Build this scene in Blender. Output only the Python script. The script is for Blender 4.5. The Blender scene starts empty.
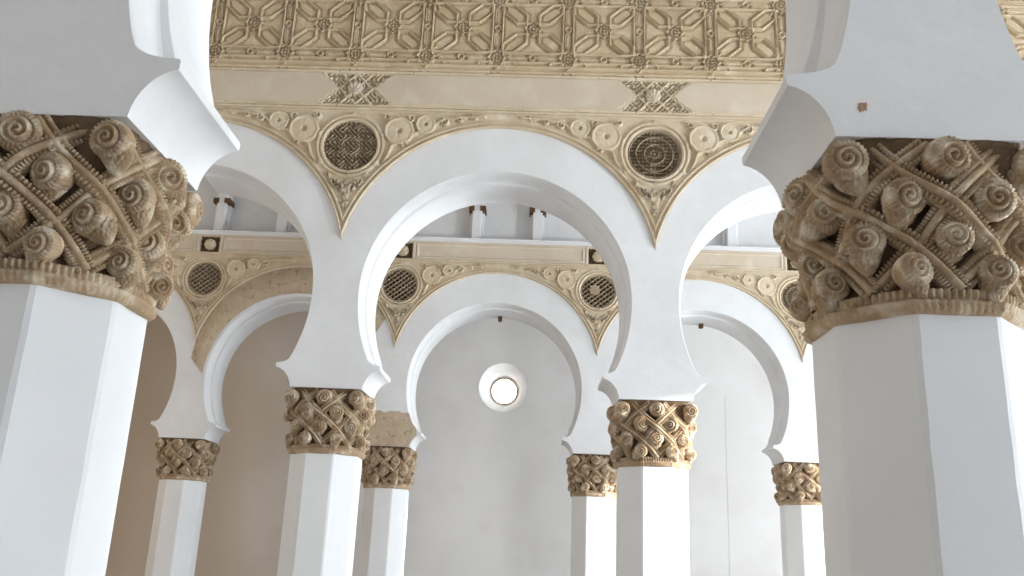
import bpy, math, random
import numpy as np
from mathutils import Vector, Matrix

random.seed(7)
PI = math.pi
SC = bpy.context.scene
COL = SC.collection

# ------------------------------------------------------------------ layout
D = 3.4                       # bay spacing
YA = (2.9307, 8.8561, 14.2678)   # front planes of the three arcades
XA = (0.2197, 0.0, -0.2278)      # x of column zero in each arcade
T = 0.7155                    # wall thickness
ZC = 3.10                     # top of the capitals
ZB = 2.43                     # bottom of the capitals
EXC, EXR = 4.374, 1.734       # extrados centre height and radius
YBACK = 19.7
ZCEIL = 7.96

# ------------------------------------------------------------------ helpers
def put(o, parent=None):
    COL.objects.link(o)
    if parent is not None:
        o.parent = parent
    return o

def empty(name, loc, label, cat, group=None):
    o = bpy.data.objects.new(name, None)
    o.empty_display_size = 0.2
    o.location = loc
    put(o)
    tag(o, label, cat, group)
    return o

def tag(o, label, cat, group=None, kind='thing'):
    o['label'] = label
    o['category'] = cat
    o['kind'] = kind
    if group:
        o['group'] = group
    return o

def obj(name, me, parent=None, loc=(0, 0, 0), label=None):
    o = bpy.data.objects.new(name, me)
    o.location = loc
    put(o, parent)
    if label:
        o['label'] = label
    return o

def mesh(name, verts, faces, mat, smooth=False, angle=None):
    me = bpy.data.meshes.new(name)
    me.from_pydata([tuple(v) for v in verts], [], [tuple(f) for f in faces])
    me.materials.append(mat)
    if smooth:
        me.polygons.foreach_set('use_smooth', [True] * len(me.polygons))
        if angle:
            me.set_sharp_from_angle(angle=math.radians(angle))
    me.validate()
    me.update()
    return me

def grid_mesh(name, V, mat, smooth=True, mask=None, closed=False):
    """V: (n, m, 3) array of points -> quad grid (rows n, columns m)."""
    n, m = V.shape[:2]
    idx = np.arange(n * m).reshape(n, m)
    if closed:
        idx = np.concatenate([idx, idx[:, :1]], axis=1)
    q = np.stack([idx[:-1, :-1], idx[:-1, 1:], idx[1:, 1:], idx[1:, :-1]], -1).reshape(-1, 4)
    if mask is not None:
        mk = mask.reshape(-1)
        q = q[mk[q].all(1)]
    me = bpy.data.meshes.new(name)
    nv, nf = n * m, len(q)
    me.vertices.add(nv)
    me.vertices.foreach_set('co', V.reshape(-1).astype(np.float32))
    me.loops.add(nf * 4)
    me.loops.foreach_set('vertex_index', q.reshape(-1).astype(np.int32))
    me.polygons.add(nf)
    me.polygons.foreach_set('loop_start', np.arange(0, nf * 4, 4, dtype=np.int32))
    if smooth:
        me.polygons.foreach_set('use_smooth', np.ones(nf, dtype=bool))
    me.materials.append(mat)
    me.update(calc_edges=True)
    me.validate()
    return me

class MB:
    def __init__(self):
        self.v, self.f = [], []
    def add(self, verts, faces):
        b = len(self.v)
        self.v += [tuple(p) for p in verts]
        self.f += [tuple(i + b for i in f) for f in faces]
    def box(self, x0, x1, y0, y1, z0, z1, ch=0.0):
        if ch <= 0:
            vs = [(x, y, z) for z in (z0, z1) for y in (y0, y1) for x in (x0, x1)]
            self.add(vs, [(0, 2, 3, 1), (4, 5, 7, 6), (0, 1, 5, 4), (2, 6, 7, 3), (0, 4, 6, 2), (1, 3, 7, 5)])
        else:
            c = ch
            ring = [(x0 + c, y0), (x1 - c, y0), (x1, y0 + c), (x1, y1 - c), (x1 - c, y1), (x0 + c, y1), (x0, y1 - c), (x0, y0 + c)]
            ins = [(min(max(x, x0 + c), x1 - c), min(max(y, y0 + c), y1 - c)) for x, y in ring]
            vs = [(x, y, z0) for x, y in ins] + [(x, y, z0 + c) for x, y in ring] + [(x, y, z1 - c) for x, y in ring] + [(x, y, z1) for x, y in ins]
            fs = []
            for L in range(3):
                for i in range(8):
                    j = (i + 1) % 8
                    fs.append((L * 8 + i, L * 8 + j, L * 8 + 8 + j, L * 8 + 8 + i))
            fs.append(tuple(reversed(range(8))))
            fs.append(tuple(range(24, 32)))
            self.add(vs, fs)
    def me(self, name, mat, smooth=False, angle=None):
        return mesh(name, self.v, self.f, mat, smooth, angle)

def sm(e0, e1, x):
    t = np.clip((x - e0) / (e1 - e0), 0, 1)
    return t * t * (3 - 2 * t)

def ridge(d, w):
    """rounded bead of half width w along distance d"""
    return np.sqrt(np.clip(1 - (d / w) ** 2, 0, 1))

def seg_d(x, z, ax, az, bx, bz):
    dx, dz = bx - ax, bz - az
    t = np.clip(((x - ax) * dx + (z - az) * dz) / (dx * dx + dz * dz), 0, 1)
    return np.hypot(x - ax - t * dx, z - az - t * dz)

def poly_sd(x, z, P):
    """signed distance to a convex/concave polygon (negative inside)"""
    d = np.full(x.shape, 1e9)
    ins = np.zeros(x.shape, bool)
    n = len(P)
    for i in range(n):
        ax, az = P[i]
        bx, bz = P[(i + 1) % n]
        d = np.minimum(d, seg_d(x, z, ax, az, bx, bz))
        c = (az > z) != (bz > z)
        with np.errstate(divide='ignore', invalid='ignore'):
            xi = (bx - ax) * (z - az) / (bz - az if bz != az else 1e-9) + ax
        ins ^= c & (x < xi)
    return np.where(ins, -d, d)

# ------------------------------------------------------------------ materials
def plaster(name, c1, c2, scale=1.6, bump=0.25, bscale=22, rough=0.9, c3=None, stain=(0.55, 0.75), detail=6):
    m = bpy.data.materials.new(name)
    m.use_nodes = True
    nt = m.node_tree
    N, L = nt.nodes, nt.links
    b = N['Principled BSDF']
    b.inputs['Roughness'].default_value = rough
    b.inputs['Specular IOR Level'].default_value = 0.25
    tc = N.new('ShaderNodeNewGeometry')
    n1 = N.new('ShaderNodeTexNoise')
    n1.inputs['Scale'].default_value = scale
    n1.inputs['Detail'].default_value = detail
    n1.inputs['Roughness'].default_value = 0.6
    L.new(tc.outputs['Position'], n1.inputs['Vector'])
    r = N.new('ShaderNodeValToRGB')
    r.color_ramp.elements[0].position = 0.32
    r.color_ramp.elements[1].position = 0.68
    r.color_ramp.elements[0].color = (*c1, 1)
    r.color_ramp.elements[1].color = (*c2, 1)
    L.new(n1.outputs['Fac'], r.inputs['Fac'])
    out = r.outputs['Color']
    if c3 is not None:
        n3 = N.new('ShaderNodeTexNoise')
        n3.inputs['Scale'].default_value = scale * 2.3
        n3.inputs['Detail'].default_value = 8
        L.new(tc.outputs['Position'], n3.inputs['Vector'])
        r3 = N.new('ShaderNodeValToRGB')
        r3.color_ramp.elements[0].position = stain[0]
        r3.color_ramp.elements[1].position = stain[1]
        L.new(n3.outputs['Fac'], r3.inputs['Fac'])
        mx = N.new('ShaderNodeMix')
        mx.data_type = 'RGBA'
        L.new(r3.outputs['Color'], mx.inputs['Factor'])
        L.new(out, mx.inputs['A'])
        mx.inputs['B'].default_value = (*c3, 1)
        out = mx.outputs['Result']
    L.new(out, b.inputs['Base Color'])
    n2 = N.new('ShaderNodeTexNoise')
    n2.inputs['Scale'].default_value = bscale
    n2.inputs['Detail'].default_value = 5
    L.new(tc.outputs['Position'], n2.inputs['Vector'])
    bp = N.new('ShaderNodeBump')
    bp.inputs['Strength'].default_value = bump
    bp.inputs['Distance'].default_value = 0.01
    L.new(n2.outputs['Fac'], bp.inputs['Height'])
    L.new(bp.outputs['Normal'], b.inputs['Normal'])
    return m

def emis(name, col, s):
    m = bpy.data.materials.new(name)
    m.use_nodes = True
    b = m.node_tree.nodes['Principled BSDF']
    b.inputs['Base Color'].default_value = (*col, 1)
    b.inputs['Emission Color'].default_value = (*col, 1)
    b.inputs['Emission Strength'].default_value = s
    return m

M_WHITE = plaster('white_plaster', (0.775, 0.77, 0.76), (0.86, 0.86, 0.86), 1.5, 0.4, 9)
M_SHAFT = plaster('shaft_plaster', (0.79, 0.79, 0.785), (0.86, 0.86, 0.86), 0.9, 0.2, 7)
M_STUCCO = plaster('carved_stucco', (0.65, 0.52, 0.355), (0.76, 0.64, 0.47), 2.2, 0.35, 60, c3=(0.81, 0.71, 0.56))
M_LATT = plaster('lattice_stucco', (0.57, 0.435, 0.275), (0.69, 0.55, 0.37), 2.4, 0.35, 70, c3=(0.77, 0.64, 0.465))
M_TABLET = plaster('tablet_plaster', (0.64, 0.53, 0.395), (0.71, 0.61, 0.475), 1.6, 0.15, 30, c3=(0.74, 0.65, 0.52))
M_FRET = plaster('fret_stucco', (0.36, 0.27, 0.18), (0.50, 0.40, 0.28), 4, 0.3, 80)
M_CAP = plaster('capital_stucco', (0.35, 0.235, 0.135), (0.51, 0.38, 0.245), 5, 0.5, 90, c3=(0.68, 0.565, 0.42), stain=(0.5, 0.68))
M_CONE = plaster('cone_stucco', (0.37, 0.25, 0.145), (0.54, 0.405, 0.265), 6, 0.5, 110, c3=(0.76, 0.65, 0.50), stain=(0.48, 0.66))
M_BARE = plaster('bare_plaster', (0.50, 0.385, 0.265), (0.62, 0.51, 0.375), 5, 0.8, 30, c3=(0.36, 0.25, 0.155), stain=(0.56, 0.7))
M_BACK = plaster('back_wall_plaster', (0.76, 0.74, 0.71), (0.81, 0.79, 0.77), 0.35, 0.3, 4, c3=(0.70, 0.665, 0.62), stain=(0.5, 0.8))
def left_falloff(m):
    """paints warm dim light falloff into the left bays of the back wall, with an irregular edge"""
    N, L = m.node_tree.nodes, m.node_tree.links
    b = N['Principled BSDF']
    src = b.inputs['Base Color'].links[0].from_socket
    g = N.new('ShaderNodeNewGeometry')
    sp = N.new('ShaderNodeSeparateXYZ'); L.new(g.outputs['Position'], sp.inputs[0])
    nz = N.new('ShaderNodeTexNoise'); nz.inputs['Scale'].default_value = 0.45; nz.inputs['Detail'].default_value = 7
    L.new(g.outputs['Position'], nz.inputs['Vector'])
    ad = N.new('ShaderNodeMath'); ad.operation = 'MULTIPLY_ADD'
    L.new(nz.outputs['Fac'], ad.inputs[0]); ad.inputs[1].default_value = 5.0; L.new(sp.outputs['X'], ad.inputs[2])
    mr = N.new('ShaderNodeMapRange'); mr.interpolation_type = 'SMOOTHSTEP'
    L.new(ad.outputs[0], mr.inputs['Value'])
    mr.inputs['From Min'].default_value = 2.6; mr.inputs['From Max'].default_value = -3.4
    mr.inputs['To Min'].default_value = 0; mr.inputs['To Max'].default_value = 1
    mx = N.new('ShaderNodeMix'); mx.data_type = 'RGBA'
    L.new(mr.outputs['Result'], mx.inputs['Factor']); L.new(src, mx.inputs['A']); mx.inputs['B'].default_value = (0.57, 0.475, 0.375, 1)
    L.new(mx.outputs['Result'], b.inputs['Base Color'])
left_falloff(M_BACK)  # dimmer warm light at the left painted into the wall tone
M_OCHRE = plaster('ochre_plaster', (0.46, 0.35, 0.235), (0.55, 0.44, 0.31), 0.5, 0.3, 5)
M_FLOOR = plaster('floor_tiles', (0.50, 0.48, 0.46), (0.60, 0.58, 0.56), 3, 0.1, 20, rough=0.55)
M_CEIL = plaster('ceiling_paint', (0.70, 0.69, 0.68), (0.75, 0.74, 0.73), 1.0, 0.1, 10)
M_TRIM = plaster('painted_timber', (0.82, 0.81, 0.81), (0.87, 0.86, 0.86), 3, 0.1, 20, rough=0.6)
M_WOOD = plaster('dark_timber', (0.10, 0.055, 0.025), (0.16, 0.09, 0.045), 8, 0.3, 40)
M_BRASS = plaster('oculus_frame_paint', (0.30, 0.20, 0.10), (0.36, 0.25, 0.14), 8, 0.1, 30, rough=0.5)
M_GLASS = emis('bright_sky_pane', (1.0, 0.985, 0.95), 7.0)
M_PANEL_SHADE = plaster('shaded_panel', (0.12, 0.078, 0.045), (0.18, 0.122, 0.075), 6, 0.4, 60)  # shade of the recessed shell squares put into the colour
M_CHIP = plaster('exposed_brick', (0.38, 0.22, 0.13), (0.52, 0.34, 0.22), 18, 0.8, 60)

# ------------------------------------------------------------------ arch bay
def inner_half(r, zc, flare=0.0, n=44):
    """left half of the opening outline, from the column centre bay line (pier at x=0) up to the crown"""
    P = []
    for k in range(9):
        a = k / 8 * PI / 2
        q = k / 8
        P.append((0.375 + 0.165 * (0.8 * (1 - math.cos(a)) + 0.2 * q), ZC + 0.205 * (0.8 * math.sin(a) + 0.2 * q)))
    P += [(0.543, 3.312), (0.544, 3.342), (0.538, 3.352)]
    z0 = 3.425 + (1.454 - r) * 1.6
    fl = lambda z: flare * 0.085 * max(0.0, min(1.0, (4.05 - z) / 0.62)) ** 1.6
    x0 = D / 2 - math.sqrt(r * r - (z0 - zc) ** 2) - fl(z0)
    for k in range(1, 6):                     # small concave lip between tip and arch
        t = k / 6
        # quadratic curve
        cx, cz = x0 + 0.016 + (z0 - 3.425) * 0.08, 3.358 + (z0 - 3.425) * 0.3
        x = (1 - t) ** 2 * 0.538 + 2 * t * (1 - t) * cx + t * t * x0
        z = (1 - t) ** 2 * 3.352 + 2 * t * (1 - t) * cz + t * t * z0
        P.append((x, z))
    a0 = math.atan2(z0 - zc, x0 - D / 2)
    if a0 < 0:
        a0 += 2 * PI
    for k in range(n + 1):
        a = a0 + (PI / 2 - a0) * k / n
        x, z = D / 2 + r * math.cos(a), zc + r * math.sin(a)
        P.append((x - fl(z), z))
    return P

ZTIP = EXC + math.sqrt(EXR ** 2 - (D / 2) ** 2)
ZTOPA = 6.25

def outer_half(inner):
    """partners of the opening outline: up the pier line x=0, then along the extrados to the crown; and the square outline"""
    A, B = [], []
    low = [k for k, (x, z) in enumerate(inner) if z <= 4.133 and x < 0.6]
    n1 = low[-1] + 1
    n2 = len(inner) - n1
    a0 = math.atan2(ZTIP - EXC, -D / 2)
    for k in range(n1):
        z = inner[k][1]
        if z > 3.425:
            z = 3.425 + (z - 3.425) / (4.133 - 3.425) * (ZTIP - 3.425)
        A.append((0, min(z, ZTIP)))
        B.append(A[-1])
    for k in range(n2):
        a = a0 + (PI / 2 - a0) * k / (n2 - 1)
        p = (D / 2 + EXR * math.cos(a), EXC + EXR * math.sin(a))
        A.append(p); B.append((p[0], ZTOPA))
    return A, B

def full(h):
    return h + [(D - x, z) for x, z in reversed(h[:-1])]

def arch_mesh(name, part='full', flare=0.35):
    prof = [(0.0, 1.454, 4.133), (0.012, 1.447, 4.133), (0.15, 1.445, 4.135), (0.215, 1.438, 4.136), (0.238, 1.426, 4.134), (0.246, 1.404, 4.130), (0.262, 1.396, 4.130), (T - 0.012, 1.388, 4.112), (T, 1.396, 4.112)]
    halves = [inner_half(r, zc, flare * (1.0 if yy < 0.24 else 0.65)) for yy, r, zc in prof]
    A, B = outer_half(halves[0])
    rows = [[(x, 0.07, z) for x, z in B], [(x, 0.07, z) for x, z in A], [(x, 0.0, z) for x, z in A]]
    for (y, _, _), h in zip(prof, halves):
        rows.append([(x, y, z) for x, z in h])
    rows.append([(x, T, z) for x, z in B])
    if part == 'full':
        rows = [r + [(D - x, y, z) for x, y, z in reversed(r[:-1])] for r in rows]
    elif part == 'right':
        rows = [[(D - x, y, z) for x, y, z in reversed(r)] for r in rows]
    nr, nc = len(rows), len(rows[0])
    v = [p for r in rows for p in r]
    f = []
    for i in range(nr - 1):
        for j in range(nc - 1):
            a, b, c, d = i * nc + j, i * nc + j + 1, (i + 1) * nc + j + 1, (i + 1) * nc + j
            if len({v[a], v[b], v[c], v[d]}) < 3:
                continue
            f.append((d, c, b, a))
    # underside of the springers
    ends = []
    if part in ('full', 'left'):
        ends.append([i * nc for i in range(1, nr)])
    if part in ('full', 'right'):
        ends.append([i * nc + nc - 1 for i in range(1, nr)])
    for e in ends:
        f.append(tuple(e))
    me = mesh(name, v, f, M_WHITE, True, 32)
    return me

ARCH = {k: arch_mesh('arch_' + k, k) for k in ('full', 'left', 'right')}
NEAR = {k: arch_mesh('near_arch_' + k, k, 1.0) for k in ('full', 'left', 'right')}

# ------------------------------------------------------------------ carved spandrel
RZ = 5.845 - 0.0            # roundel centre height
ROS = [(0.54, 6.035, 0.155), (0.835, 6.125, 0.10)]
def spandrel_mesh(name, RR=0.39, FR=0.30, wide=1.7, ztop=6.33, simple=False):
    nx, nv = 430, 190
    xs = np.linspace(-wide, wide, nx)
    ax = np.abs(xs)
    zl = EXC + np.sqrt(np.maximum(EXR ** 2 - (D / 2 - ax) ** 2, 0))
    vv = np.linspace(0, 1, nv)
    X = np.repeat(xs[None], nv, 0)
    Z = zl[None] + (ztop - zl)[None] * vv[:, None]
    AX = np.abs(X)
    de = np.hypot(D / 2 - AX, Z - EXC) - EXR           # distance from the extrados
    dt = ztop - Z
    dr = np.hypot(X, Z - RZ)
    H = np.zeros_like(X) + 0.004
    H += 0.018 * np.maximum(ridge(de - 0.014, 0.010), ridge(de - 0.062, 0.009)) + 0.008 * sm(0.078, 0.07, de)
    H -= 0.008 * ridge(de - 0.037, 0.013)
    H += 0.018 * np.maximum(ridge(dt - 0.02, 0.016), 0.8 * ridge(dt - 0.055, 0.010))
    # ring round the roundel
    inring = sm(RR + 0.02, RR, dr)
    ringh = 0.022 * np.maximum(ridge(dr - (RR - 0.02), 0.02), ridge(dr - (FR + 0.022), 0.02)) + 0.006
    H = H * (1 - inring) + ringh * inring
    H = np.where(dr < FR, -0.055 * sm(FR, FR - 0.015, dr) + ringh * sm(FR - 0.015, FR, dr), H)
    # four little knots on the ring
    for a in (90, 215, 325, 20, 160):
        kx, kz = (RR) * math.cos(math.radians(a)), RZ + (RR) * math.sin(math.radians(a))
        H += 0.014 * ridge(np.hypot(X - kx, Z - kz), 0.032)
    # stems linking the rosettes, and leaves
    free = (dr > RR + 0.012) & (de > 0.1) & (dt > 0.075)
    S = np.zeros_like(X)
    def stem(P, w):
        for (a, b) in zip(P[:-1], P[1:]):
            np.maximum(S, ridge(seg_d(AX, Z, *a, *b), w), out=S)
    def curl(cx, cz, r0, turns, ph, w, sg=1):
        P = []
        for k in range(int(turns * 14) + 1):
            t = k / (turns * 14)
            a = ph + sg * turns * 2 * PI * t
            r = r0 * (1 - 0.8 * t)
            P.append((cx + r * math.cos(a), cz + r * math.sin(a)))
        stem(P, w)
    stem([(0.36, 5.60), (0.43, 5.72), (0.47, 5.85), (0.52, 5.87)], 0.014)
    stem([(0.68, 5.98), (0.75, 6.02), (0.80, 6.02)], 0.012)
    stem([(0.92, 6.09), (0.98, 6.15), (1.06, 6.20), (1.14, 6.19), (1.22, 6.215), (1.34, 6.22), (1.5, 6.235)], 0.012)
    curl(1.04, 6.155, 0.055, 1.3, 2.0, 0.012, -1)
    curl(1.22, 6.19, 0.04, 1.2, 0.5, 0.010)
    curl(1.38, 6.22, 0.038, 1.2, 3.6, 0.010, -1)
    curl(0.66, 6.19, 0.05, 1.2, 4.0, 0.011)
    curl(0.40, 6.205, 0.045, 1.2, 0.0, 0.010, -1)
    curl(0.62, 5.87, 0.05, 1.1, 1.5, 0.012)
    # drooping leaf under the roundel
    wob = 0.022 * np.sin((Z - 4.9) * 34)
    leaf = sm(0.05, 0.03, np.abs(AX - 0.5 * wob) * (1 + 0.0 * Z)) * sm(5.02, 5.08, Z) * sm(5.44, 5.38, Z)
    S = np.maximum(S, leaf * (0.55 + 0.45 * np.sin((Z) * 70 + 14 * AX)))
    curl(0.075, 5.33, 0.045, 1.2, 1.0, 0.011)
    curl(0.14, 5.40, 0.05, 1.1, 3.0, 0.011)
    curl(0.055, 5.10, 0.032, 1.1, 0.0, 0.010)
    curl(0.24, 5.47, 0.045, 1.1, 2.0, 0.011)
    H = H + np.where(free, 0.036 * S, 0)
    # faint carving noise
    H += 0.0018 * np.sin(X * 91 + 3 * np.sin(Z * 57)) * np.sin(Z * 83 + 3 * np.sin(X * 61)) * free
    H[0] = -0.02
    H[1] = np.maximum(H[1], 0.004)
    H[2:] = np.where(dr[2:] < FR, H[2:], H[2:] * 1.3)
    V = np.stack([X, -H, Z], -1)
    return grid_mesh(name, V, M_STUCCO)

def rosette_mesh(name, R, petals=6):
    nr, na = 18, 60
    rr = np.linspace(0, 1, nr)[:, None]
    aa = np.linspace(0, 2 * PI, na, endpoint=False)[None]
    lob = 1 + 0.05 * np.abs(np.cos(petals * aa / 2))
    r = R * rr * lob
    h = 0.034 + 0.018 * ridge(rr - 0.90, 0.10) + 0.014 * np.sqrt(np.clip(1 - (rr / 0.82) ** 2, 0, 1)) * (0.9 + 0.1 * np.cos(petals * aa)) - 0.034 * sm(0.24, 0.10, rr) + 0.018 * sm(0.09, 0.0, rr)
    h = h * np.ones_like(aa)
    h[-1] = -0.005
    V = np.stack([r * np.cos(aa) * np.ones_like(rr), -h, r * np.sin(aa) * np.ones_like(rr)], -1)
    # wind so that the faces look towards -y
    return grid_mesh(name, V[:, ::-1], M_STUCCO, closed=True)

def fret_mesh(name, kind, R=0.305):
    n = 116
    g = np.linspace(-R, R, n)
    X, Z = np.meshgrid(g, g)
    r = np.hypot(X, Z)
    a = np.arctan2(Z, X)
    if kind == 'knot':                       # dense interlaced knotwork
        s = np.sin(62 * X + 2.2 * np.sin(41 * Z)) * np.sin(62 * Z + 2.2 * np.sin(41 * X))
        u = (X + Z) * 0.7071; w = (X - Z) * 0.7071
        s2 = np.sin(66 * u) * np.sin(66 * w)
        h = np.maximum(sm(0.32, 0.1, np.abs(s)), sm(0.22, 0.05, np.abs(s2)) * 0.9)
        h = np.maximum(h, ridge(r - 0.1, 0.008))
    elif kind == 'wheel':                    # pierced wheel over a square grid
        h = np.maximum.reduce([ridge(r - 0.045, 0.008), ridge(r - 0.115, 0.010), ridge(r - 0.205, 0.009), ridge(r - 0.285, 0.012)])
        sp = sm(0.35, 0.15, np.abs(np.sin(8 * a)) * np.clip(r / 0.09, 0.4, 3)) * (r < 0.12)
        gd = np.maximum(sm(0.32, 0.12, np.abs(np.sin(X * 72))), sm(0.32, 0.12, np.abs(np.sin(Z * 72)))) * (r > 0.11)
        h = np.maximum(np.maximum(h, sp), gd * 0.85)
        h = np.maximum(h, sm(0.02, 0.012, r))
    else:                                    # diamond openwork
        u = (X * 0.8 + Z) ; w = (X * 0.8 - Z)
        s = np.minimum(np.abs(np.sin(37 * u)), np.abs(np.sin(37 * w)))
        h = sm(0.42, 0.2, s)
        h = np.maximum(h, ridge(r - 0.285, 0.016))
        if kind == 'star':
            st = np.maximum(np.abs(X + 0.06) + np.abs(Z - 0.02), 0)
            sq = np.maximum(np.abs(X + 0.06), np.abs(Z - 0.02))
            star = np.minimum(st * 0.72, sq)
            h = np.where(star < 0.075, 1.35, h)
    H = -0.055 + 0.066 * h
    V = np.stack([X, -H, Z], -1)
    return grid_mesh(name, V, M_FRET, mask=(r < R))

SPAN = spandrel_mesh('spandrel_carving')
ROSA = rosette_mesh('rosette_big', 0.168, 9)
ROSB = rosette_mesh('rosette_small', 0.112, 8)
ROSC = rosette_mesh('rosette_tiny', 0.052, 5)
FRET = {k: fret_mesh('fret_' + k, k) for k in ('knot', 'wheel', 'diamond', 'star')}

# ------------------------------------------------------------------ frieze with tablets
def verm(X, Z, k=58):
    s = np.sin(k * X + 2.0 * np.sin(k * 0.62 * Z)) * np.sin(k * Z + 2.0 * np.sin(k * 0.62 * X))
    return sm(0.5, 0.12, np.abs(s))

def frieze_ornate(name, x0, x1, cells, z0=6.33, z1=6.80):
    nx, nz = int((x1 - x0) / 0.0075), 64
    X, Z = np.meshgrid(np.linspace(x0, x1, nx), np.linspace(z0, z1, nz))
    zm, hh = (z0 + z1) / 2 - 0.005, 0.195
    u = X - D * np.round(X / D)
    au = np.abs(u)
    q = np.clip(np.abs(Z - zm) / hh, 0, 1)
    wz = 0.215 + 0.21 * q ** 1.25 + 0.022 * np.abs(np.sin(q * 3 * PI)) - 0.02
    inz = np.abs(Z - zm) < hh
    d = au - wz                                # >0 on the tablet
    tab = 0.016 * sm(0.0, 0.012, d)
    xr = np.minimum(np.abs(au - np.abs(Z - zm) * 0.92), np.abs(np.abs(u) + np.abs(Z - zm) - 0.19))
    carved = -0.032 + 0.040 * verm(X, Z)
    carved = np.maximum(carved, 0.016 * ridge(xr, 0.016) * 1.0 + np.where(xr < 0.016, 0, -1))
    H = np.where(d > 0, tab, carved)
    H = np.maximum(H, np.where(np.abs(d + 0.010) < 0.012, 0.018 * ridge(d + 0.010, 0.012), -1))
    bev = 0.022 * np.maximum(ridge(Z - (z0 + 0.018), 0.016), ridge(Z - (z1 - 0.018), 0.016))
    nick = (np.abs(((X / 0.425) % 1) - 0.5) < 0.012)
    H = np.where(inz, H, bev * np.where(nick, 0.35, 1.0))
    V = np.stack([X, -H, Z], -1)
    return X, Z, d, inz, V

def split_frieze(parent, x0, x1, cols):
    """one carved ground plus separate smooth tablets"""
    X, Z, d, inz, V = frieze_ornate('frieze', x0, x1, None)
    fr = obj('frieze', grid_mesh('frieze', V, M_STUCCO), parent, label='carved stucco frieze band of long plain tablets')
    # smooth tablets lie on the band between the carved panels
    for k in cols:
        xa, xb = max(x0, k * D + 0.12), min(x1, (k + 1) * D - 0.12)
        if xb - xa < 0.3:
            continue
        hh, zm = 0.192, 6.56
        P = []
        def end(sgn, xc):
            out = []
            for i in range(25):
                s = -1 + 2 * i / 24
                q = abs(s)
                w = 0.225 + 0.21 * q ** 1.25 + 0.022 * abs(math.sin(q * 3 * PI)) - 0.02
                out.append((xc + sgn * w, zm + s * hh))
            return out
        L = end(1, k * D) if k * D > x0 else [(xa, zm - hh), (xa, zm + hh)]
        Rr = end(-1, (k + 1) * D) if (k + 1) * D < x1 else [(xb, zm - hh), (xb, zm + hh)]
        P = L[::-1] + Rr                      # counter clockwise seen from the front: left side down, right side up
        n = len(P)
        cx = sum(p[0] for p in P) / n
        ins = [(p[0] + (0.008 if p[0] < cx else -0.008), zm + (p[1] - zm) * 0.96) for p in P]
        v = [(x, -0.010, z) for x, z in P] + [(x, -0.024, z) for x, z in ins]
        f = [(i, (i + 1) % n, n + (i + 1) % n, n + i) for i in range(n)]
        # fill front as a strip between left and right sides
        nl, nr_ = len(L), len(Rr)
        if nl == nr_:
            for i in range(nl - 1):
                f.append((n + nl - 1 - i, n + nl + i, n + nl + i + 1, n + nl - 2 - i))
        else:
            f.append(tuple(range(n, 2 * n)))
        obj('tablet', mesh('tablet', v, f, M_TABLET), fr, label='smooth plain tan tablet with cusped ends')
    return fr

def shell_mesh(name, R, mat):
    nr, na = 14, 64
    rr = np.linspace(0, 1, nr)[:, None]
    aa = np.linspace(0, 2 * PI, na, endpoint=False)[None]
    sc = 1 + 0.06 * np.abs(np.cos(9 * aa)) * (np.sin(aa) > -0.75)
    x = R * rr * np.cos(aa) * sc
    z = R * rr * np.sin(aa) * sc
    # fan ribs spring from the hinge at the bottom
    fa = np.arctan2(x, z + R * 1.05)
    h = R * 0.75 * np.sqrt(np.clip(1.02 - rr ** 2, 0, 1)) * np.ones_like(aa) + R * 0.09 * np.cos(fa * 17) * sm(0.05, 0.4, rr)
    h[-1] = -0.02
    V = np.stack([x * np.ones_like(rr), -h, z], -1)
    return grid_mesh(name, V[:, ::-1], mat, closed=True)

SHELL = shell_mesh('shell_boss', 0.085, M_TABLET)
SHELL3 = shell_mesh('shell_boss_small', 0.10, M_STUCCO)

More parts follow.
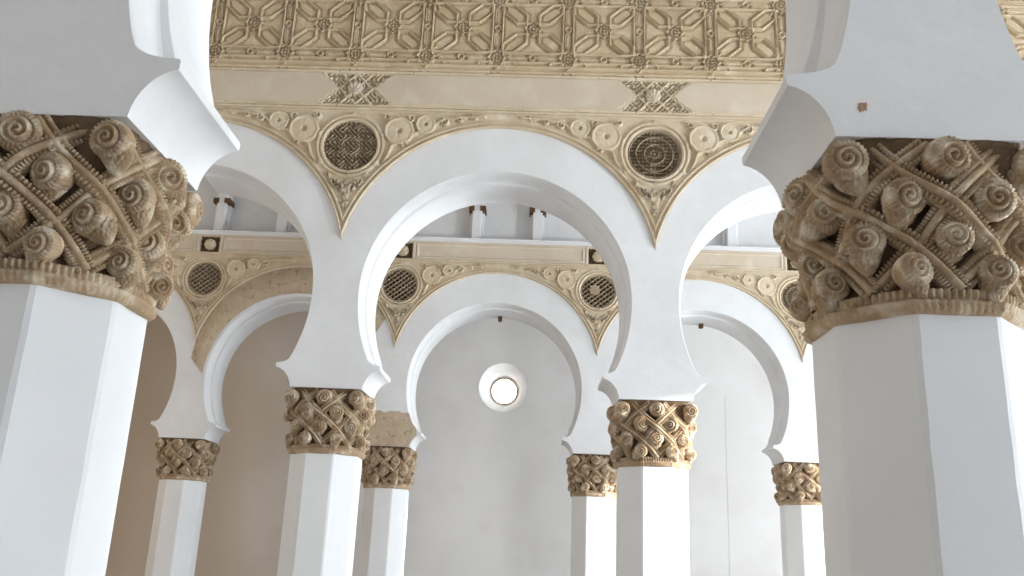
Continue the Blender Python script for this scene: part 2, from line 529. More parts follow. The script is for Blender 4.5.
# ------------------------------------------------------------------ lattice of stars and hexagons
def lattice_mesh(name, x0, x1, z0=6.80, z1=7.93):
    nx, nz = int((x1 - x0) / 0.0062), int((z1 - z0) / 0.0062)
    X, Z = np.meshgrid(np.linspace(x0, x1, nx), np.linspace(z0, z1, nz))
    a, b = 0.41, 0.385
    ox, oz = -0.05, 7.0
    pu = (X - ox) / (2 * a)
    qv = (Z - oz) / (2 * b)
    P = np.abs(pu - np.round(pu)) * 2 * a
    Q = np.abs(qv - np.round(qv)) * 2 * b
    cx, cz = a - P, b - Q                     # from the centre knot
    s = 0.058
    w = 0.010
    H = np.zeros_like(X)
    def up(v):
        np.maximum(H, v, out=H)
    hexa = [(.165 * a, .17 * b), (.165 * a, .49 * b), (.54 * a, .845 * b), (.845 * a, .845 * b), (.845 * a, .52 * b), (.47 * a, .17 * b)]
    sd = poly_sd(cx, cz, hexa)
    up(0.018 * sm(0.0, -0.022, sd + 0.030))
    up(0.036 * ridge(sd + 0.006, w))
    # the flat triangles between the hexagons, bevelled
    up(0.014 * sm(0.018, 0.045, sd) * sm(0.07, 0.09, P) * sm(0.07, 0.09, Q) * sm(0.09, 0.12, np.hypot(cx, cz)))
    # strips: double bars along both grid directions
    up(0.036 * ridge(P - s, w) * (Q > s - w))
    up(0.036 * ridge(Q - s, w) * (P > s - w))
    for (u, v, U_, V_) in ((P, Q, a, b), (Q, P, b, a)):
        car = np.maximum(u - 0.036, (u * 0.9 + np.maximum(0.118 - v, v - (V_ - 0.045))) * 0.72)
        up(0.020 * sm(-0.006, -0.02, car))
        up(0.026 * ridge(car + 0.004, 0.007))
        kn = np.hypot(u, V_ - v)
        up(0.030 * ridge(kn - 0.034, 0.012))
        up(0.014 * sm(0.016, 0.006, kn))
    # node stars
    for (u, v) in ((P, Q), (cx, cz)):
        rn = np.hypot(u, v)
        star = np.minimum(np.maximum(u, v), (u + v) * 0.7071)
        core = star < 0.070
        pat = -0.030 + 0.058 * np.clip(np.maximum(ridge(rn - 0.044, 0.009), sm(0.014, 0.006, rn)) + ridge(np.abs(u - v), 0.006) * (rn > 0.036) + ridge(np.minimum(u, v), 0.006), 0, 1)
        H = np.where(core, pat, H)
        H = np.maximum(H, 0.034 * ridge(star - 0.072, 0.009))
        holes = np.minimum(np.hypot(u - 0.094, v - 0.034), np.hypot(u - 0.034, v - 0.094))
        H = np.where(holes < 0.015, -0.03, H)
    # diagonal crossing bars at the strip nodes
    dg = np.abs(P - Q) * 0.7071
    up(0.034 * ridge(dg, 0.008) * (np.hypot(P, Q) < 0.17) * (np.hypot(P, Q) > 0.10))
    # border strips
    zb = oz - s - 0.03
    bar = np.where(Z < zb, 1, 0)
    hb = 0.020 * np.maximum(ridge(Z - (zb - 0.022), 0.016), ridge(Z - (z0 + 0.022), 0.020)) + 0.004
    cr = np.abs(P - np.abs(Z - (z0 + 0.05)) * 0.9)
    hb = np.maximum(hb, np.where(P < 0.06, 0.024 * ridge(cr, 0.010), 0))
    H = np.where(bar > 0, hb, H)
    zt = oz + 2 * b + s + 0.02
    ht = 0.020 * np.maximum(ridge(Z - (zt + 0.022), 0.016), ridge(Z - (z1 - 0.022), 0.020)) + 0.004
    H = np.where(Z > zt, ht, H)
    H += 0.0016 * np.sin(X * 97 + 3 * np.sin(Z * 61)) * np.sin(Z * 89 + 3 * np.sin(X * 53))
    H = H * 1.35
    return grid_mesh(name, np.stack([X, -H, Z], -1), M_LATT)

# ------------------------------------------------------------------ capitals
CH = ZC - ZB
def body_r(th, t):
    c, s = abs(math.cos(th)), abs(math.sin(th))
    k = (th + PI / 8) % (PI / 4) - PI / 8
    ro = 0.335 / math.cos(k)
    rs = 0.352 / ((c ** 7 + s ** 7) ** (1 / 7))
    w = min(max((t - 0.08) / 0.85, 0), 1)
    w = w * w * (3 - 2 * w)
    return ro * (1 - w) + rs * w - 0.034 * math.sin(PI * min(max(t, 0), 1))

def surf(th, t, off=0.0):
    r = body_r(th, t) + off
    return Vector((r * math.cos(th), r * math.sin(th), t * CH))

def capital_body():
    rows, na = 26, 96
    V = np.zeros((rows + 2, na, 3))
    for i in range(rows):
        t = i / (rows - 1)
        for j in range(na):
            th = 2 * PI * j / na
            p = surf(th, t * 0.999)
            # pierced leafy ground
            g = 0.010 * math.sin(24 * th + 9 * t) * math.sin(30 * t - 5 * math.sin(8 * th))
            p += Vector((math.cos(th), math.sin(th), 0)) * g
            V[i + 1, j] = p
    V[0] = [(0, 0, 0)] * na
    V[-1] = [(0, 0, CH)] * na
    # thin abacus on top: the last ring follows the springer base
    return grid_mesh('capital_body', V, M_GROUND_SHADE, closed=True)

def capital_band():
    """octagonal base moulding: rope roll below, beaded fillet above"""
    prof = [(0.352, 0.0), (0.372, 0.004), (0.384, 0.018), (0.386, 0.034), (0.394, 0.044), (0.366, 0.054), (0.374, 0.060), (0.378, 0.088), (0.360, 0.094), (0.335, 0.100)]
    na = 8 * 48
    V = np.zeros((len(prof), na, 3))
    for j in range(na):
        th = 2 * PI * j / na
        k = (th + PI / 8) % (PI / 4) - PI / 8
        for i, (r, z) in enumerate(prof):
            rr = r / math.cos(k) * (0.985 + 0.015 * math.cos(8 * th))
            if i in (2, 3):
                rr += 0.003 * math.sin(j / 48 * 2 * PI * 12 + i * 1.2)
            if i in (6, 7):
                rr += -0.008 if (j % 4) < 2 else 0.006
            V[i, j] = (rr * math.cos(th), rr * math.sin(th), z)
    return grid_mesh('capital_band', V, M_CAP, closed=True)

def strap_mesh(name, th0, dth, off, t0=0.13, t1=0.945, bow=0.0):
    """flat strap with a smooth central roll and two beaded edges, winding up the capital"""
    n = 216
    prof = [(-0.038, -0.045, 0), (-0.038, 0.004, 1), (-0.029, 0.011, 1), (-0.020, 0.004, 1), (-0.016, -0.004, 0), (-0.011, 0.018, 0), (0.0, 0.026, 0),
            (0.011, 0.018, 0), (0.016, -0.004, 0), (0.020, 0.004, 1), (0.029, 0.011, 1), (0.038, 0.004, 1), (0.038, -0.045, 0)]
    V = np.zeros((n, len(prof), 3))
    pts = []
    for i in range(n):
        s = i / (n - 1)
        t = t0 + (t1 - t0) * s
        th = th0 + dth * (s + bow * math.sin(2 * PI * s))
        pts.append((surf(th, t, off), th))
    for i in range(n):
        p, th = pts[i]
        a = pts[max(i - 1, 0)][0]; b = pts[min(i + 1, n - 1)][0]
        tan = (b - a).normalized()
        nor = Vector((math.cos(th), math.sin(th), 0))
        nor = (nor - tan * nor.dot(tan)).normalized()
        side = tan.cross(nor)
        for j, (u, h, bead) in enumerate(prof):
            hh = h
            if bead:
                hh += 0.0085 * (1 if (i % 4) < 2 else -1)
            V[i, j] = p + side * u + nor * hh
    return grid_mesh(name, V[:, ::-1], M_CAP)

def cone_mesh(name, flip=1, seed=0):
    """pine cone whose tip curls into a ribbed spiral; +x is outward, z up"""
    rnd = random.Random(seed)
    R = 0.078
    nr, na = 26, 72
    V = np.zeros((nr, na, 3))
    for i in range(nr):
        for j in range(na):
            a = 2 * PI * j / na
            if i < 20:
                q = i / 19
                # spiral ridge
                sp = (q * 2.9 - flip * a / (2 * PI)) % 1.0
                rid = 0.5 - 0.5 * math.cos(2 * PI * sp)
                h = 0.018 + 0.046 * math.sqrt(max(0, 1 - (q * 0.85) ** 2)) + (0.026 * (rid - 0.6) if q < 0.72 else 0)
                if q >= 0.58:
                    h += 0.008 * math.sin(a * 26) * min(1, (q - 0.58) * 4)
                r = R * q
                V[i, j] = (h, r * math.cos(a), r * math.sin(a))
            else:
                q = (i - 19) / 6
                r = R * (1.0 + 0.06 * math.sin(PI * q) - 0.25 * q * q) + 0.003 * math.sin(a * 26)
                V[i, j] = (0.036 - 0.095 * q, r * math.cos(a), r * math.sin(a))
    mb_v = V.reshape(-1, 3).tolist()
    f = []
    for i in range(nr - 1):
        for j in range(na):
            k = (j + 1) % na
            f.append((i * na + j, (i + 1) * na + j, (i + 1) * na + k, i * na + k))
    # scaly body hanging below the curl
    nu, nv = 84, 44
    base = len(mb_v)
    for i in range(nv + 1):
        ph = PI * i / nv
        for j in range(nu):
            a = 2 * PI * j / nu
            x, y, z = math.sin(ph) * math.cos(a), math.sin(ph) * math.sin(a), math.cos(ph)
            net = min(abs(math.sin(6 * a + ph * 6)), abs(math.sin(6 * a - ph * 6)))
            d = 1 + 0.26 * max(0.0, 1 - net / 0.55) - 0.10
            taper = 1.0 - 0.30 * max(0, -z)
            mb_v.append((-0.012 + 0.052 * x * d * taper, flip * 0.020 * (1 - z) * 0.5 + 0.060 * y * d * taper, -0.052 + 0.088 * z))
    for i in range(nv):
        for j in range(nu):
            k = (j + 1) % nu
            f.append((base + i * nu + j, base + (i + 1) * nu + j, base + (i + 1) * nu + k, base + i * nu + k))
    return mesh(name, mb_v, f, M_CONE, True)

M_GROUND_SHADE = plaster('shaded_capital_ground', (0.13, 0.082, 0.045), (0.20, 0.135, 0.08), 6, 0.6, 90)  # dark ground tone, deepened as painted shade between cones and straps
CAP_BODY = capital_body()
CAP_BAND = capital_band()
CONES = [cone_mesh('pine_cone_a', 1, 1), cone_mesh('pine_cone_b', -1, 2)]
STRAPS = [strap_mesh('strap_up', -PI / 2 - 0.045, 1.46, 0.030, bow=0.05), strap_mesh('strap_down', -PI / 2 + 0.045, -1.46, 0.046, bow=-0.045)]

def shaft_mesh():
    prof = [(0.353, 0.0), (0.351, ZB - 0.12), (0.349, ZB - 0.05), (0.349, ZB + 0.03)]
    v, f = [], []
    rings = 26
    rnd = random.Random(3)
    for i in range(rings):
        z = (ZB + 0.03) * i / (rings - 1)
        r = 0.350
        for k in range(8):
            th = PI / 8 + k * PI / 4
            for s in (-1, 1):
                ed = 0.010 + 0.004 * rnd.random()
                p = Vector((math.cos(th), math.sin(th))) * (r / math.cos(PI / 8))
                tdir = Vector((-math.sin(th + s * PI / 8), math.cos(th + s * PI / 8)))
                p = p + tdir * ed * s
                v.append((p.x, p.y, z))
    n = 16
    for i in range(rings - 1):
        for j in range(n):
            k = (j + 1) % n
            f.append((i * n + j, i * n + k, (i + 1) * n + k, (i + 1) * n + j))
    f.append(tuple(range((rings - 1) * n, rings * n)))
    f.append(tuple(reversed(range(n))))
    return mesh('shaft', v, f, M_SHAFT, True, 14)
SHAFT = shaft_mesh()

def column(x, y, label, group, seed=0):
    root = empty('octagonal_column', (x, y, 0), label, 'column', group)
    obj('shaft', SHAFT, root, label='smooth white octagonal shaft')
    cap = obj('capital', CAP_BODY, root, (0, 0, ZB), label='brown carved stucco capital of pine cones and crossing straps')
    obj('band', CAP_BAND, cap)
    for k in range(4):
        for half in (0, PI / 4):
            for m in STRAPS:
                o = obj('strap', m, cap)
                o.rotation_euler = (0, 0, k * PI / 2 + half)
    rnd = random.Random(seed * 31 + 5)
    rows = [(0.85, 0.0, 0.98), (0.635, PI / 8, 0.95), (0.42, 0.0, 0.88), (0.225, PI / 8, 0.78)]
    n = 0
    for t, ph, sc in rows:
        for k in range(8):
            th = k * PI / 4 + ph + rnd.uniform(-0.03, 0.03)
            p = surf(th, t, 0.050)
            o = obj('pine_cone', CONES[rnd.randrange(2)], cap, p)
            s = sc * rnd.uniform(0.93, 1.06)
            turn = -1.0 * math.cos(th)      # the curls on the flanks face along the aisle
            o.rotation_euler = (rnd.uniform(-0.8, 0.8), rnd.uniform(-0.15, 0.2), th + turn + rnd.uniform(-0.4, 0.4))
            o.scale = (s, s, s)
    return root

# ------------------------------------------------------------------ arcades
def upper_wall(parent, x0, x1, y0, z0, z1, name='upper_wall', y1=T, mat=None):
    mb = MB()
    mb.box(x0, x1, y0, y1, z0, z1)
    return obj(name, mb.me(name, mat or M_WHITE), parent)

def spandrel(parent, x, fret, label):
    sp = obj('spandrel', SPAN, parent, (x, 0, 0), label=label)
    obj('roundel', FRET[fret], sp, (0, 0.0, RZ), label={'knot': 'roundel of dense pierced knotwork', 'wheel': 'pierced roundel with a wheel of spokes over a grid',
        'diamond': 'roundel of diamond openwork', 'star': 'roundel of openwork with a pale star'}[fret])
    for s in (-1, 1):
        obj('rosette', ROSA, sp, (s * 0.54, 0, 6.03))
        obj('rosette', ROSB, sp, (s * 0.835, 0, 6.12))
    return sp

def ring_plate(a0, a1, r0, r1, y, mat, wob=0.0):
    n = 60
    V = np.zeros((4, n, 3))
    rnd = random.Random(4)
    for j in range(n):
        a = a0 + (a1 - a0) * j / (n - 1)
        w = wob * math.sin(j * 1.7) * rnd.random()
        for i, (r, yy) in enumerate(((r0 + w, 0.004), (r0 + w + 0.004, -y), (r1 - 0.004, -y), (r1, 0.004))):
            if i < 2:
                zc = 4.133
            else:
                zc = EXC
            V[i, j] = (D / 2 + r * math.cos(a), yy, zc + r * math.sin(a))
    return grid_mesh('bare_archivolt', V, mat)

# --- nearest arcade: two piers and the arch between them, halves beyond
a1 = empty('arcade', (XA[0], YA[0], 0), 'nearest white arcade framing the picture, on the two big foreground columns', 'arcade', 'arcades of horseshoe arches')
obj('arch', NEAR['full'], a1, label='wide white horseshoe arch overhead, only its feet in view')
obj('arch', NEAR['right'], a1, (-D, 0, 0))
obj('arch', NEAR['left'], a1, (D, 0, 0))
upper_wall(a1, -D / 2, 1.5 * D, 0.01, ZTOPA, 7.93)
# spandrels of plain plaster close the front above the frame
for k in (0, 1):
    mb = MB()
    n = 40
    xs = [-D / 2 + D * i / n for i in range(n + 1)]
    vv = [(k * D + x, 0.004, EXC + math.sqrt(max(EXR ** 2 - (D / 2 - abs(x)) ** 2, 0))) for x in xs] + [(k * D + x, 0.004, ZTOPA + 0.01) for x in xs]
    mb.add(vv, [(i, i + 1, n + 2 + i, n + 1 + i) for i in range(n)])
    obj('spandrel', mb.me('plain_spandrel', M_WHITE), a1)
# a knocked patch of plaster on the right hand pier
chip_v = []
rnd = random.Random(11)
for i in range(14):
    a = 2 * PI * i / 14
    r = 0.024 * rnd.uniform(0.5, 1.25)
    chip_v.append((r * math.cos(a) * (0.8 + 0.3 * math.sin(a)), -0.002, r * math.sin(a)))
chip_v += [(x * 0.55, 0.0 - 0.004, z * 0.55) for x, _, z in chip_v]
chip_f = [(i, (i + 1) % 14, 14 + (i + 1) % 14, 14 + i) for i in range(14)] + [tuple(range(14, 28))]
obj('plaster_chip', mesh('plaster_chip', chip_v, chip_f, M_CHIP), a1, (D - 0.27, 0, 3.218), label='small brown chip where plaster has fallen off')

# --- middle arcade
a2 = empty('arcade', (XA[1], YA[1], 0), 'middle white arcade with carved tan spandrels, shell frieze and star lattice above', 'arcade', 'arcades of horseshoe arches')
obj('arch', ARCH['full'], a2, label='white horseshoe arch framing the round window')
obj('arch', ARCH['right'], a2, (-D, 0, 0))
obj('arch', ARCH['full'], a2, (D, 0, 0))
spandrel(a2, 0, 'knot', 'carved tan spandrel with a knotwork roundel')
spandrel(a2, D, 'wheel', 'carved tan spandrel with a wheel roundel')
spandrel(a2, 2 * D, 'knot', 'carved tan spandrel behind the right foreground pier')
X0, X1 = -D / 2 - 0.4, 2 * D + 1.7
upper_wall(a2, X0, X1, 0.05, ZTOPA - 0.02, 7.93)
fr = split_frieze(a2, X0, X1, (-1, 0, 1, 2))
for k in (0, 1, 2):
    obj('shell', SHELL, fr, (k * D - 0.01, -0.002, 6.565), label='pale scallop shell boss')
obj('lattice', lattice_mesh('lattice', X0, X1), a2, label='tan stucco panel of interlaced stars and hexagons')

# --- far arcade
a3 = empty('arcade', (XA[2], YA[2], 0), 'farthest white arcade seen through the middle arches, in front of the back wall', 'arcade', 'arcades of horseshoe arches')
obj('arch', ARCH['right'], a3, (-2 * D, 0, 0))
arL = obj('arch', ARCH['full'], a3, (-D, 0, 0), label='horseshoe arch with a bare tan ring')
arC = obj('arch', ARCH['full'], a3, (0, 0, 0), label='white horseshoe arch around the round window')
arR = obj('arch', ARCH['full'], a3, (D, 0, 0))
obj('arch', ARCH['left'], a3, (2 * D, 0, 0))
spandrel(a3, -D, 'diamond', 'carved tan spandrel at the left, darkest roundel')
spandrel(a3, 0, 'diamond', 'carved tan spandrel seen left inside the middle arch')
spandrel(a3, D, 'star', 'carved tan spandrel with a pale star in its roundel')
spandrel(a3, 2 * D, 'wheel', 'carved tan spandrel beside the right foreground capital')
X0, X1 = -1.5 * D, 2.5 * D
upper_wall(a3, X0, X1, 0.12, ZTOPA - 0.02, 6.66)
obj('bare_ring', ring_plate(math.radians(178), math.radians(30), 1.50, EXR - 0.004, 0.006, M_BARE, 0.006), arL, label='bare tan plaster ring, unpainted')
# rough bare patch over the second capital
n = 15
mb = MB()
rnd = random.Random(5)
top = [(-0.47 + 0.94 * i / n, 3.66 + rnd.uniform(-0.02, 0.02)) for i in range(n + 1)]
bot = []
for x, _ in top:
    ax = abs(x)
    z = ZC + 0.003 if ax < 0.37 else ZC + 0.213 * math.sin(math.acos(max(-1, min(1, 1 - (ax - 0.375) / 0.175)))) if ax > 0.375 else ZC + 0.01
    bot.append((x, z))
def piercl(x, z):
    if z > 3.43:
        lim = D / 2 - math.sqrt(1.454 ** 2 - (z - 4.133) ** 2)
        return max(-lim + 0.006, min(lim - 0.006, x))
    return x
rowsP = []
for k in range(9):
    s = k / 8
    row = []
    for (xb, zb), (xt, zt) in zip(bot, top):
        z = zb + (zt - zb) * s
        lim = 0.545 if z < 3.35 else (0.545 - (z - 3.35) / 0.08 * 0.11 if z < 3.43 else 9)
        x = piercl(max(-lim, min(lim, xb)), z)
        row.append((x, -0.006, z))
    rowsP.append(row)
Vp = np.array(rowsP)
obj('bare_patch', grid_mesh('bare_patch', Vp, M_BARE, smooth=False), a3, label='rough bare tan plaster patch above a far capital')

# frieze of the far arcade: framed tablets between square shell panels
def frieze_plain(name, x0, x1, z0=6.30, z1=6.66):
    nx, nz = int((x1 - x0) / 0.012), 36
    X, Z = np.meshgrid(np.linspace(x0, x1, nx), np.linspace(z0, z1, nz))
    u = X - D * np.round(X / D)
    au = np.abs(u)
    zm = (z0 + z1) / 2
    H = np.zeros_like(X)
    H = np.where((au < 0.165) & (np.abs(Z - zm) < 0.145), -0.09, H)
    fr_ = np.minimum(np.abs(au - 0.20), 9)
    H = np.maximum(H, np.where(fr_ < 0.03, 0.02 * ridge(fr_, 0.03), -1))
    dd = np.maximum(0.26 - au, np.abs(Z - zm) - 0.12)
    H = np.maximum(H, np.where(np.abs(dd) < 0.02, 0.02 * ridge(dd, 0.02), -1))
    edge = np.maximum(ridge(Z - z0 - 0.02, 0.02), ridge(Z - z1 + 0.02, 0.02))
    H = np.where(edge > 0, np.maximum(H, 0.02 * edge), H)
    return grid_mesh(name, np.stack([X, -H, Z], -1), M_TABLET)
f3 = obj('frieze', frieze_plain('far_frieze', X0, X1), a3, label='tan frieze of framed tablets and square shell panels')
for k in (-1, 0, 1, 2):
    g_ = np.linspace(-0.175, 0.175, 44)
    gx, gz = np.meshgrid(g_, g_ * 0.9)
    pn = grid_mesh('shell_panel', np.stack([gx, 0.06 - 0.035 * verm(gx, gz, 48), gz], -1), M_PANEL_SHADE)
    obj('shell_panel', pn, f3, (k * D, 0, 6.48), label='square carved panel with recess shade in its colour')
    obj('shell', SHELL3, f3, (k * D, 0.03, 6.48), label='round pale shell boss')
mb = MB()
mb.box(X0, X1, -0.035, 0.32, 6.712, 6.735, 0.006)
mb.box(X0, X1, -0.012, 0.32, 6.655, 6.712, 0.004)
obj('cornice', mb.me('cornice', M_TRIM), a3, label='thin white ledge along the top of the frieze')
upper_wall(a3, X0, X1, 0.30, 6.60, 7.93, 'upper_wall')
for ar in (arC, arR):
    mb = MB()
    mb.box(-0.035, 0.035, -0.07, 0.03, -0.10, 0.02, 0.006)
    obj('wooden_peg', mb.me('wooden_peg', M_WOOD), ar, (D / 2 + (0.02 if ar is arC else 0.16), T - 0.06, 5.525), label='small dark wooden block at the crown')

# ------------------------------------------------------------------ columns
G1, G2, G3 = 'foreground columns', 'columns of the middle arcade', 'columns of the far arcade'
yc = [y + T / 2 for y in YA]
column(XA[0], yc[0], 'huge white octagonal column with carved capital, cut by the left picture edge', G1, 1)
column(XA[0] + D, yc[0], 'huge white octagonal column with dark shaded carved capital, at the right picture edge', G1, 2)
column(XA[1], yc[1], 'white octagonal column of the middle arcade, left of the round window', G2, 3)
column(XA[1] + D, yc[1], 'brightly sunlit white octagonal column of the middle arcade, right of the round window', G2, 4)
column(XA[1] + 2 * D, yc[1], 'white octagonal column of the middle arcade standing behind the right foreground column', G2, 5)
column(XA[2] - D, yc[2], 'thin far white column against the brown wall, leftmost of the far arcade', G3, 6)
column(XA[2], yc[2], 'thin far white column under a rough bare tan patch', G3, 7)
column(XA[2] + D, yc[2], 'thin far white column tucked behind the sunlit middle column', G3, 8)
column(XA[2] + 2 * D, yc[2], 'thin far white column beside the right foreground shaft', G3, 9)

# ------------------------------------------------------------------ white timber posts above the far frieze
def post(x, label):
    r = empty('timber_post', (x, YA[2] + 0.17, 6.735), label, 'post', 'white timber posts above the far frieze')
    mb = MB()
    mb.box(-0.085, 0.085, -0.11, 0.13, 0, 1.195, 0.01)
    mb.box(-0.125, -0.085, 0.02, 0.13, 0, 1.195, 0.006)
    mb.box(0.085, 0.125, 0.02, 0.13, 0, 1.195, 0.006)
    obj('shaft', mb.me('post_shaft', M_TRIM), r)
    for s in (-1, 1):
        mb = MB()
        mb.box(s * 0.10 - 0.045, s * 0.10 + 0.045, -0.135, -0.0, 0.0, 0.028, 0.005)
        obj('wedge', mb.me('wedge', M_WOOD), r, label='small dark wooden wedge')
        mb = MB()
        mb.box(s * 0.10 - 0.05, s * 0.10 + 0.05, -0.13, 0.13, 0.545, 0.64, 0.006)
        obj('cleat', mb.me('cleat', M_WOOD), r, label='dark wooden cleat')
post(-3.55, 'white timber post beside the left foreground capital, topped by dark cleats')
post(-2.44, 'white timber post seen at the right end of the left middle arch')
post(1.03, 'white timber post, left one of two inside the central middle arch')
post(2.10, 'white timber post, right one of two inside the central middle arch')
post(5.50, 'white timber post seen through the right middle arch')

# ------------------------------------------------------------------ the room
def struct(name, me, loc=(0, 0, 0), parent=None, label=None):
    o = obj(name, me, parent, loc)
    if parent is None:
        o['kind'] = 'structure'
        o['category'] = name.split('_')[0]
        o['label'] = label or name.replace('_', ' ')
    return o

XL, XR, YF = -12.0, 15.0, -5.0
mb = MB(); mb.box(XL, XR, YF, YBACK + 0.9, -0.2, 0.0)
struct('floor', mb.me('floor', M_FLOOR), label='terracotta floor of the hall, below the picture')
mb = MB(); mb.box(XL, XR, YF, YBACK + 0.9, ZCEIL, ZCEIL + 0.2)
struct('ceiling', mb.me('ceiling', M_CEIL), label='pale ceiling above the arcades')
# back wall with a round splayed window
OX, OZ, OR0, OR1, ODP = 1.425, 5.10, 0.565, 0.315, 0.55
def back_wall():
    n = 64
    v, f = [], []
    x0, x1, z0, z1 = XL, XR, 0.0, ZCEIL
    ring = [(OX + OR0 * math.cos(2 * PI * i / n), OZ + OR0 * math.sin(2 * PI * i / n)) for i in range(n)]
    sq = []
    for i in range(n):
        a = 2 * PI * i / n
        c, s = math.cos(a), math.sin(a)
        k = 1.0 / max(abs(c), abs(s))
        sq.append((OX + 1.2 * c * k, OZ + 1.2 * s * k))
    for p in ring: v.append((p[0], 0, p[1]))
    for p in sq: v.append((p[0], 0, p[1]))
    for i in range(n):
        j = (i + 1) % n
        f.append((i, n + i, n + j, j))
    # the rest of the wall as eight rectangles round that square
    xs = [x0, OX - 1.2, OX + 1.2, x1]; zs = [z0, OZ - 1.2, OZ + 1.2, z1]
    b = len(v)
    for z in zs:
        for x in xs: v.append((x, 0, z))
    for r in range(3):
        for c in range(3):
            if r == 1 and c == 1: continue
            a = b + r * 4 + c
            f.append((a, a + 1, a + 5, a + 4))
    # outer face
    b = len(v)
    v += [(x0, 0.9, z0), (x1, 0.9, z0), (x1, 0.9, z1), (x0, 0.9, z1)]
    return mesh('wall_back', v, f, M_BACK)
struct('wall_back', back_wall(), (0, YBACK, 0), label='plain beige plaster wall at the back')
# shallow projecting wall panel at the right
mb = MB(); mb.box(6.45, 8.9, -0.006, 0.0, 0.0, 5.1, 0.003)
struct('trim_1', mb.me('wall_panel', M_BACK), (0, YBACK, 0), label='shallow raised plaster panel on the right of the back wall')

w = bpy.data.objects.new('window_1', None); w.location = (OX, YBACK, OZ); put(w)
w['kind'] = 'structure'; w['category'] = 'window'; w['label'] = 'small round window with a deep white splay in the back wall'
def lathe(prof, mat, name, n=64, smooth=True):
    V = np.zeros((len(prof), n, 3))
    for i, (r, y) in enumerate(prof):
        for j in range(n):
            a = 2 * PI * j / n
            V[i, j] = (r * math.cos(a), y, r * math.sin(a))
    return grid_mesh(name, V, mat, smooth, closed=True)
obj('splay', lathe([(OR0 + 0.012, -0.004), (OR0, -0.006), (OR0 - 0.012, 0.012), (OR1 + 0.012, ODP - 0.01), (OR1 - 0.02, ODP)], M_WHITE, 'splay'), w, label='white plaster funnel')
obj('frame', lathe([(OR1 + 0.002, ODP - 0.05), (OR1 - 0.004, ODP - 0.06), (OR1 - 0.022, ODP - 0.05), (OR1 - 0.03, ODP + 0.01)], M_BRASS, 'window_frame'), w, label='thin brown ring')
obj('pane', lathe([(OR1, ODP), (0.15, ODP), (0.001, ODP)], M_GLASS, 'pane', smooth=False), w, label='glowing white pane')

# right wall with tall openings at the end of each aisle
def side_wall(name, x0, x1, openings, m, label):
    mb = MB()
    y = YF
    for (ya, yb, za, zb) in openings:
        mb.box(x0, x1, y, ya, -0.2, ZCEIL + 0.2)
        mb.box(x0, x1, ya, yb, zb, ZCEIL + 0.2)
        mb.box(x0, x1, ya, yb, -0.2, za)
        y = yb
    mb.box(x0, x1, y, YBACK + 0.9, -0.2, ZCEIL + 0.2)
    struct(name, mb.me(name, m), label=label)
open_r = [(-2.4, 1.0, 0.0, 2.7), (3.5, 4.95, 0.3, 3.3), (5.3, 6.45, 0.0, 4.85), (10.3, 13.2, 0.0, 4.4), (16.0, 18.8, 0.0, 3.9)]  # tallest opening is a slit shaped to aim the sun at one column
open_l = [(4.6, 7.6, 0.5, 3.6)]  # opening added to bring fill light from the left
def sun_blockers(x0, x1, openings, skip, first):  # added opaque panels, keep outside light out of all but chosen openings
    n = first
    for k, (ya, yb, za, zb) in enumerate(openings):
        if k in skip:
            continue
        mb = MB(); mb.box(x0, x1, ya, yb, max(za, 0.0), zb)
        struct('window_%d' % n, mb.me('sun_block_panel', M_WHITE), label='opaque white panel added behind a side opening to block light')
        n += 1
sun_blockers(XR + 0.3, XR + 0.36, open_r, (2, 3), 2)
sun_blockers(XL - 0.36, XL - 0.3, open_l, (), 5)
side_wall('wall_right', XR, XR + 0.4, open_r, M_WHITE, 'white side wall on the right with tall openings')
side_wall('wall_left', XL - 0.4, XL, open_l, M_OCHRE, 'ochre plaster side wall on the left')

# ------------------------------------------------------------------ light
def area(name, loc, rot, sx, sy, power, col):
    l = bpy.data.lights.new(name, 'AREA')
    l.shape = 'RECTANGLE'; l.size = sx; l.size_y = sy
    l.energy = power; l.color = col
    o = bpy.data.objects.new(name, l)
    o.location = loc; o.rotation_euler = rot
    put(o)
    return o
DAY = (0.86, 0.93, 1.0)
for (ya, yb, za, zb), p in zip(open_r, (640, 860, 0, 790, 165)):
    if p:
        area('daylight', (XR + 0.2, (ya + yb) / 2, (za + zb) / 2), (0, math.radians(90), 0), zb - za - 0.1, yb - ya - 0.1, p, DAY)
for (ya, yb, za, zb), p in zip(open_l, (190,)):
    area('daylight', (XL - 0.2, (ya + yb) / 2, (za + zb) / 2), (0, math.radians(-90), 0), zb - za - 0.1, yb - ya - 0.1, p, (0.90, 0.95, 1.0))  # added fill for the left-facing sides
sn = bpy.data.lights.new('sun', 'SUN')
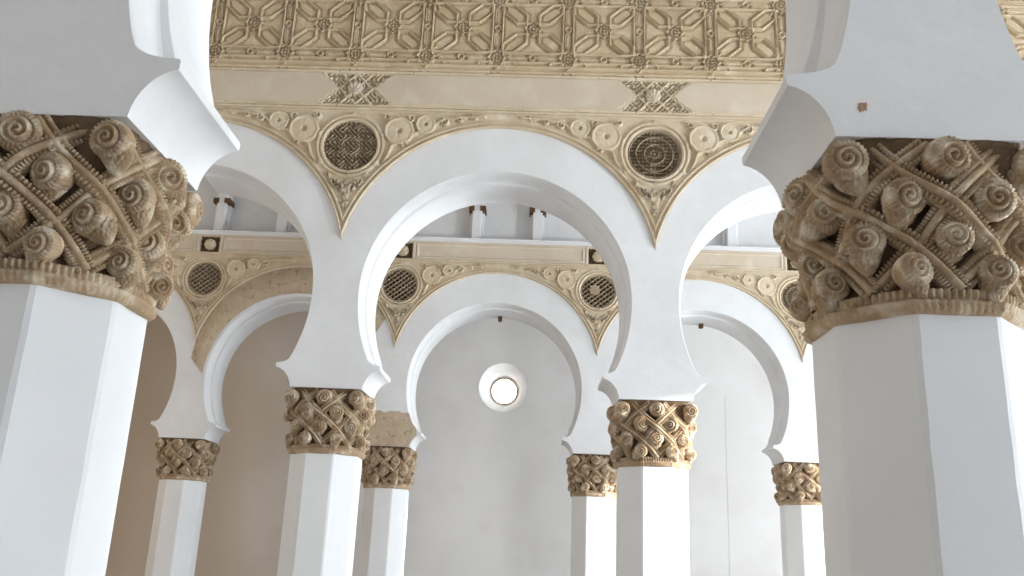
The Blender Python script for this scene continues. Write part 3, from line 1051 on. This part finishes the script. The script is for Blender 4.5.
sn.energy = 6.5; sn.angle = math.radians(0.6); sn.color = (1.0, 0.97, 0.93)
so = bpy.data.objects.new('sun', sn); put(so)
az, el = math.radians(16), math.radians(8)
sd_ = Vector((-math.cos(el) * math.cos(az), math.cos(el) * math.sin(az), -math.sin(el)))
so.location = (15, 3, 6)
so.rotation_euler = sd_.to_track_quat('-Z', 'Y').to_euler()
def fill_lamp(loc, power, r=0.2):  # warm fill added for the left aisles, no known fixture
    l = bpy.data.lights.new('warm_fill', 'POINT')
    l.energy = power; l.color = (1.0, 0.70, 0.42); l.shadow_soft_size = r
    o = bpy.data.objects.new('warm_fill', l); o.location = loc; put(o)
fill_lamp((-7.5, 12.0, 3.2), 70)
fill_lamp((-8.5, 17.3, 3.0), 14)

wd = bpy.data.worlds.new('sky')
SC.world = wd
wd.use_nodes = True
bg = wd.node_tree.nodes['Background']
bg.inputs[0].default_value = (0.86, 0.93, 1.0, 1)
bg.inputs[1].default_value = 0.28

# ------------------------------------------------------------------ camera
cam = bpy.data.cameras.new('camera')
co = bpy.data.objects.new('camera', cam)
put(co)
cam.sensor_width = 36
cam.lens = 36 * 869.1647 / 1024
cam.clip_start = 0.05
pi_, ro_, ya_ = .2898, -.0425, -.033
fw = Vector((math.sin(ya_) * math.cos(pi_), math.cos(ya_) * math.cos(pi_), math.sin(pi_)))
rt = Vector((math.cos(ya_), -math.sin(ya_), 0))
upv = rt.cross(fw)
c_, s_ = math.cos(ro_), math.sin(ro_)
R_ = rt * c_ - upv * s_
U_ = rt * s_ + upv * c_
mat = Matrix((R_, U_, -fw)).transposed()
co.matrix_world = Matrix.Translation((2.173, 0, 1.6)) @ mat.to_4x4()
SC.camera = co

SC.view_settings.view_transform = 'Standard'
SC.view_settings.look = 'None'
SC.view_settings.gamma = 1
SC.view_settings.use_curve_mapping = False
SC.view_settings.exposure = 0.32
SC.cycles.use_denoising = True
SC.cycles.max_bounces = 10
SC.cycles.diffuse_bounces = 3
SC.cycles.sample_clamp_indirect = 8
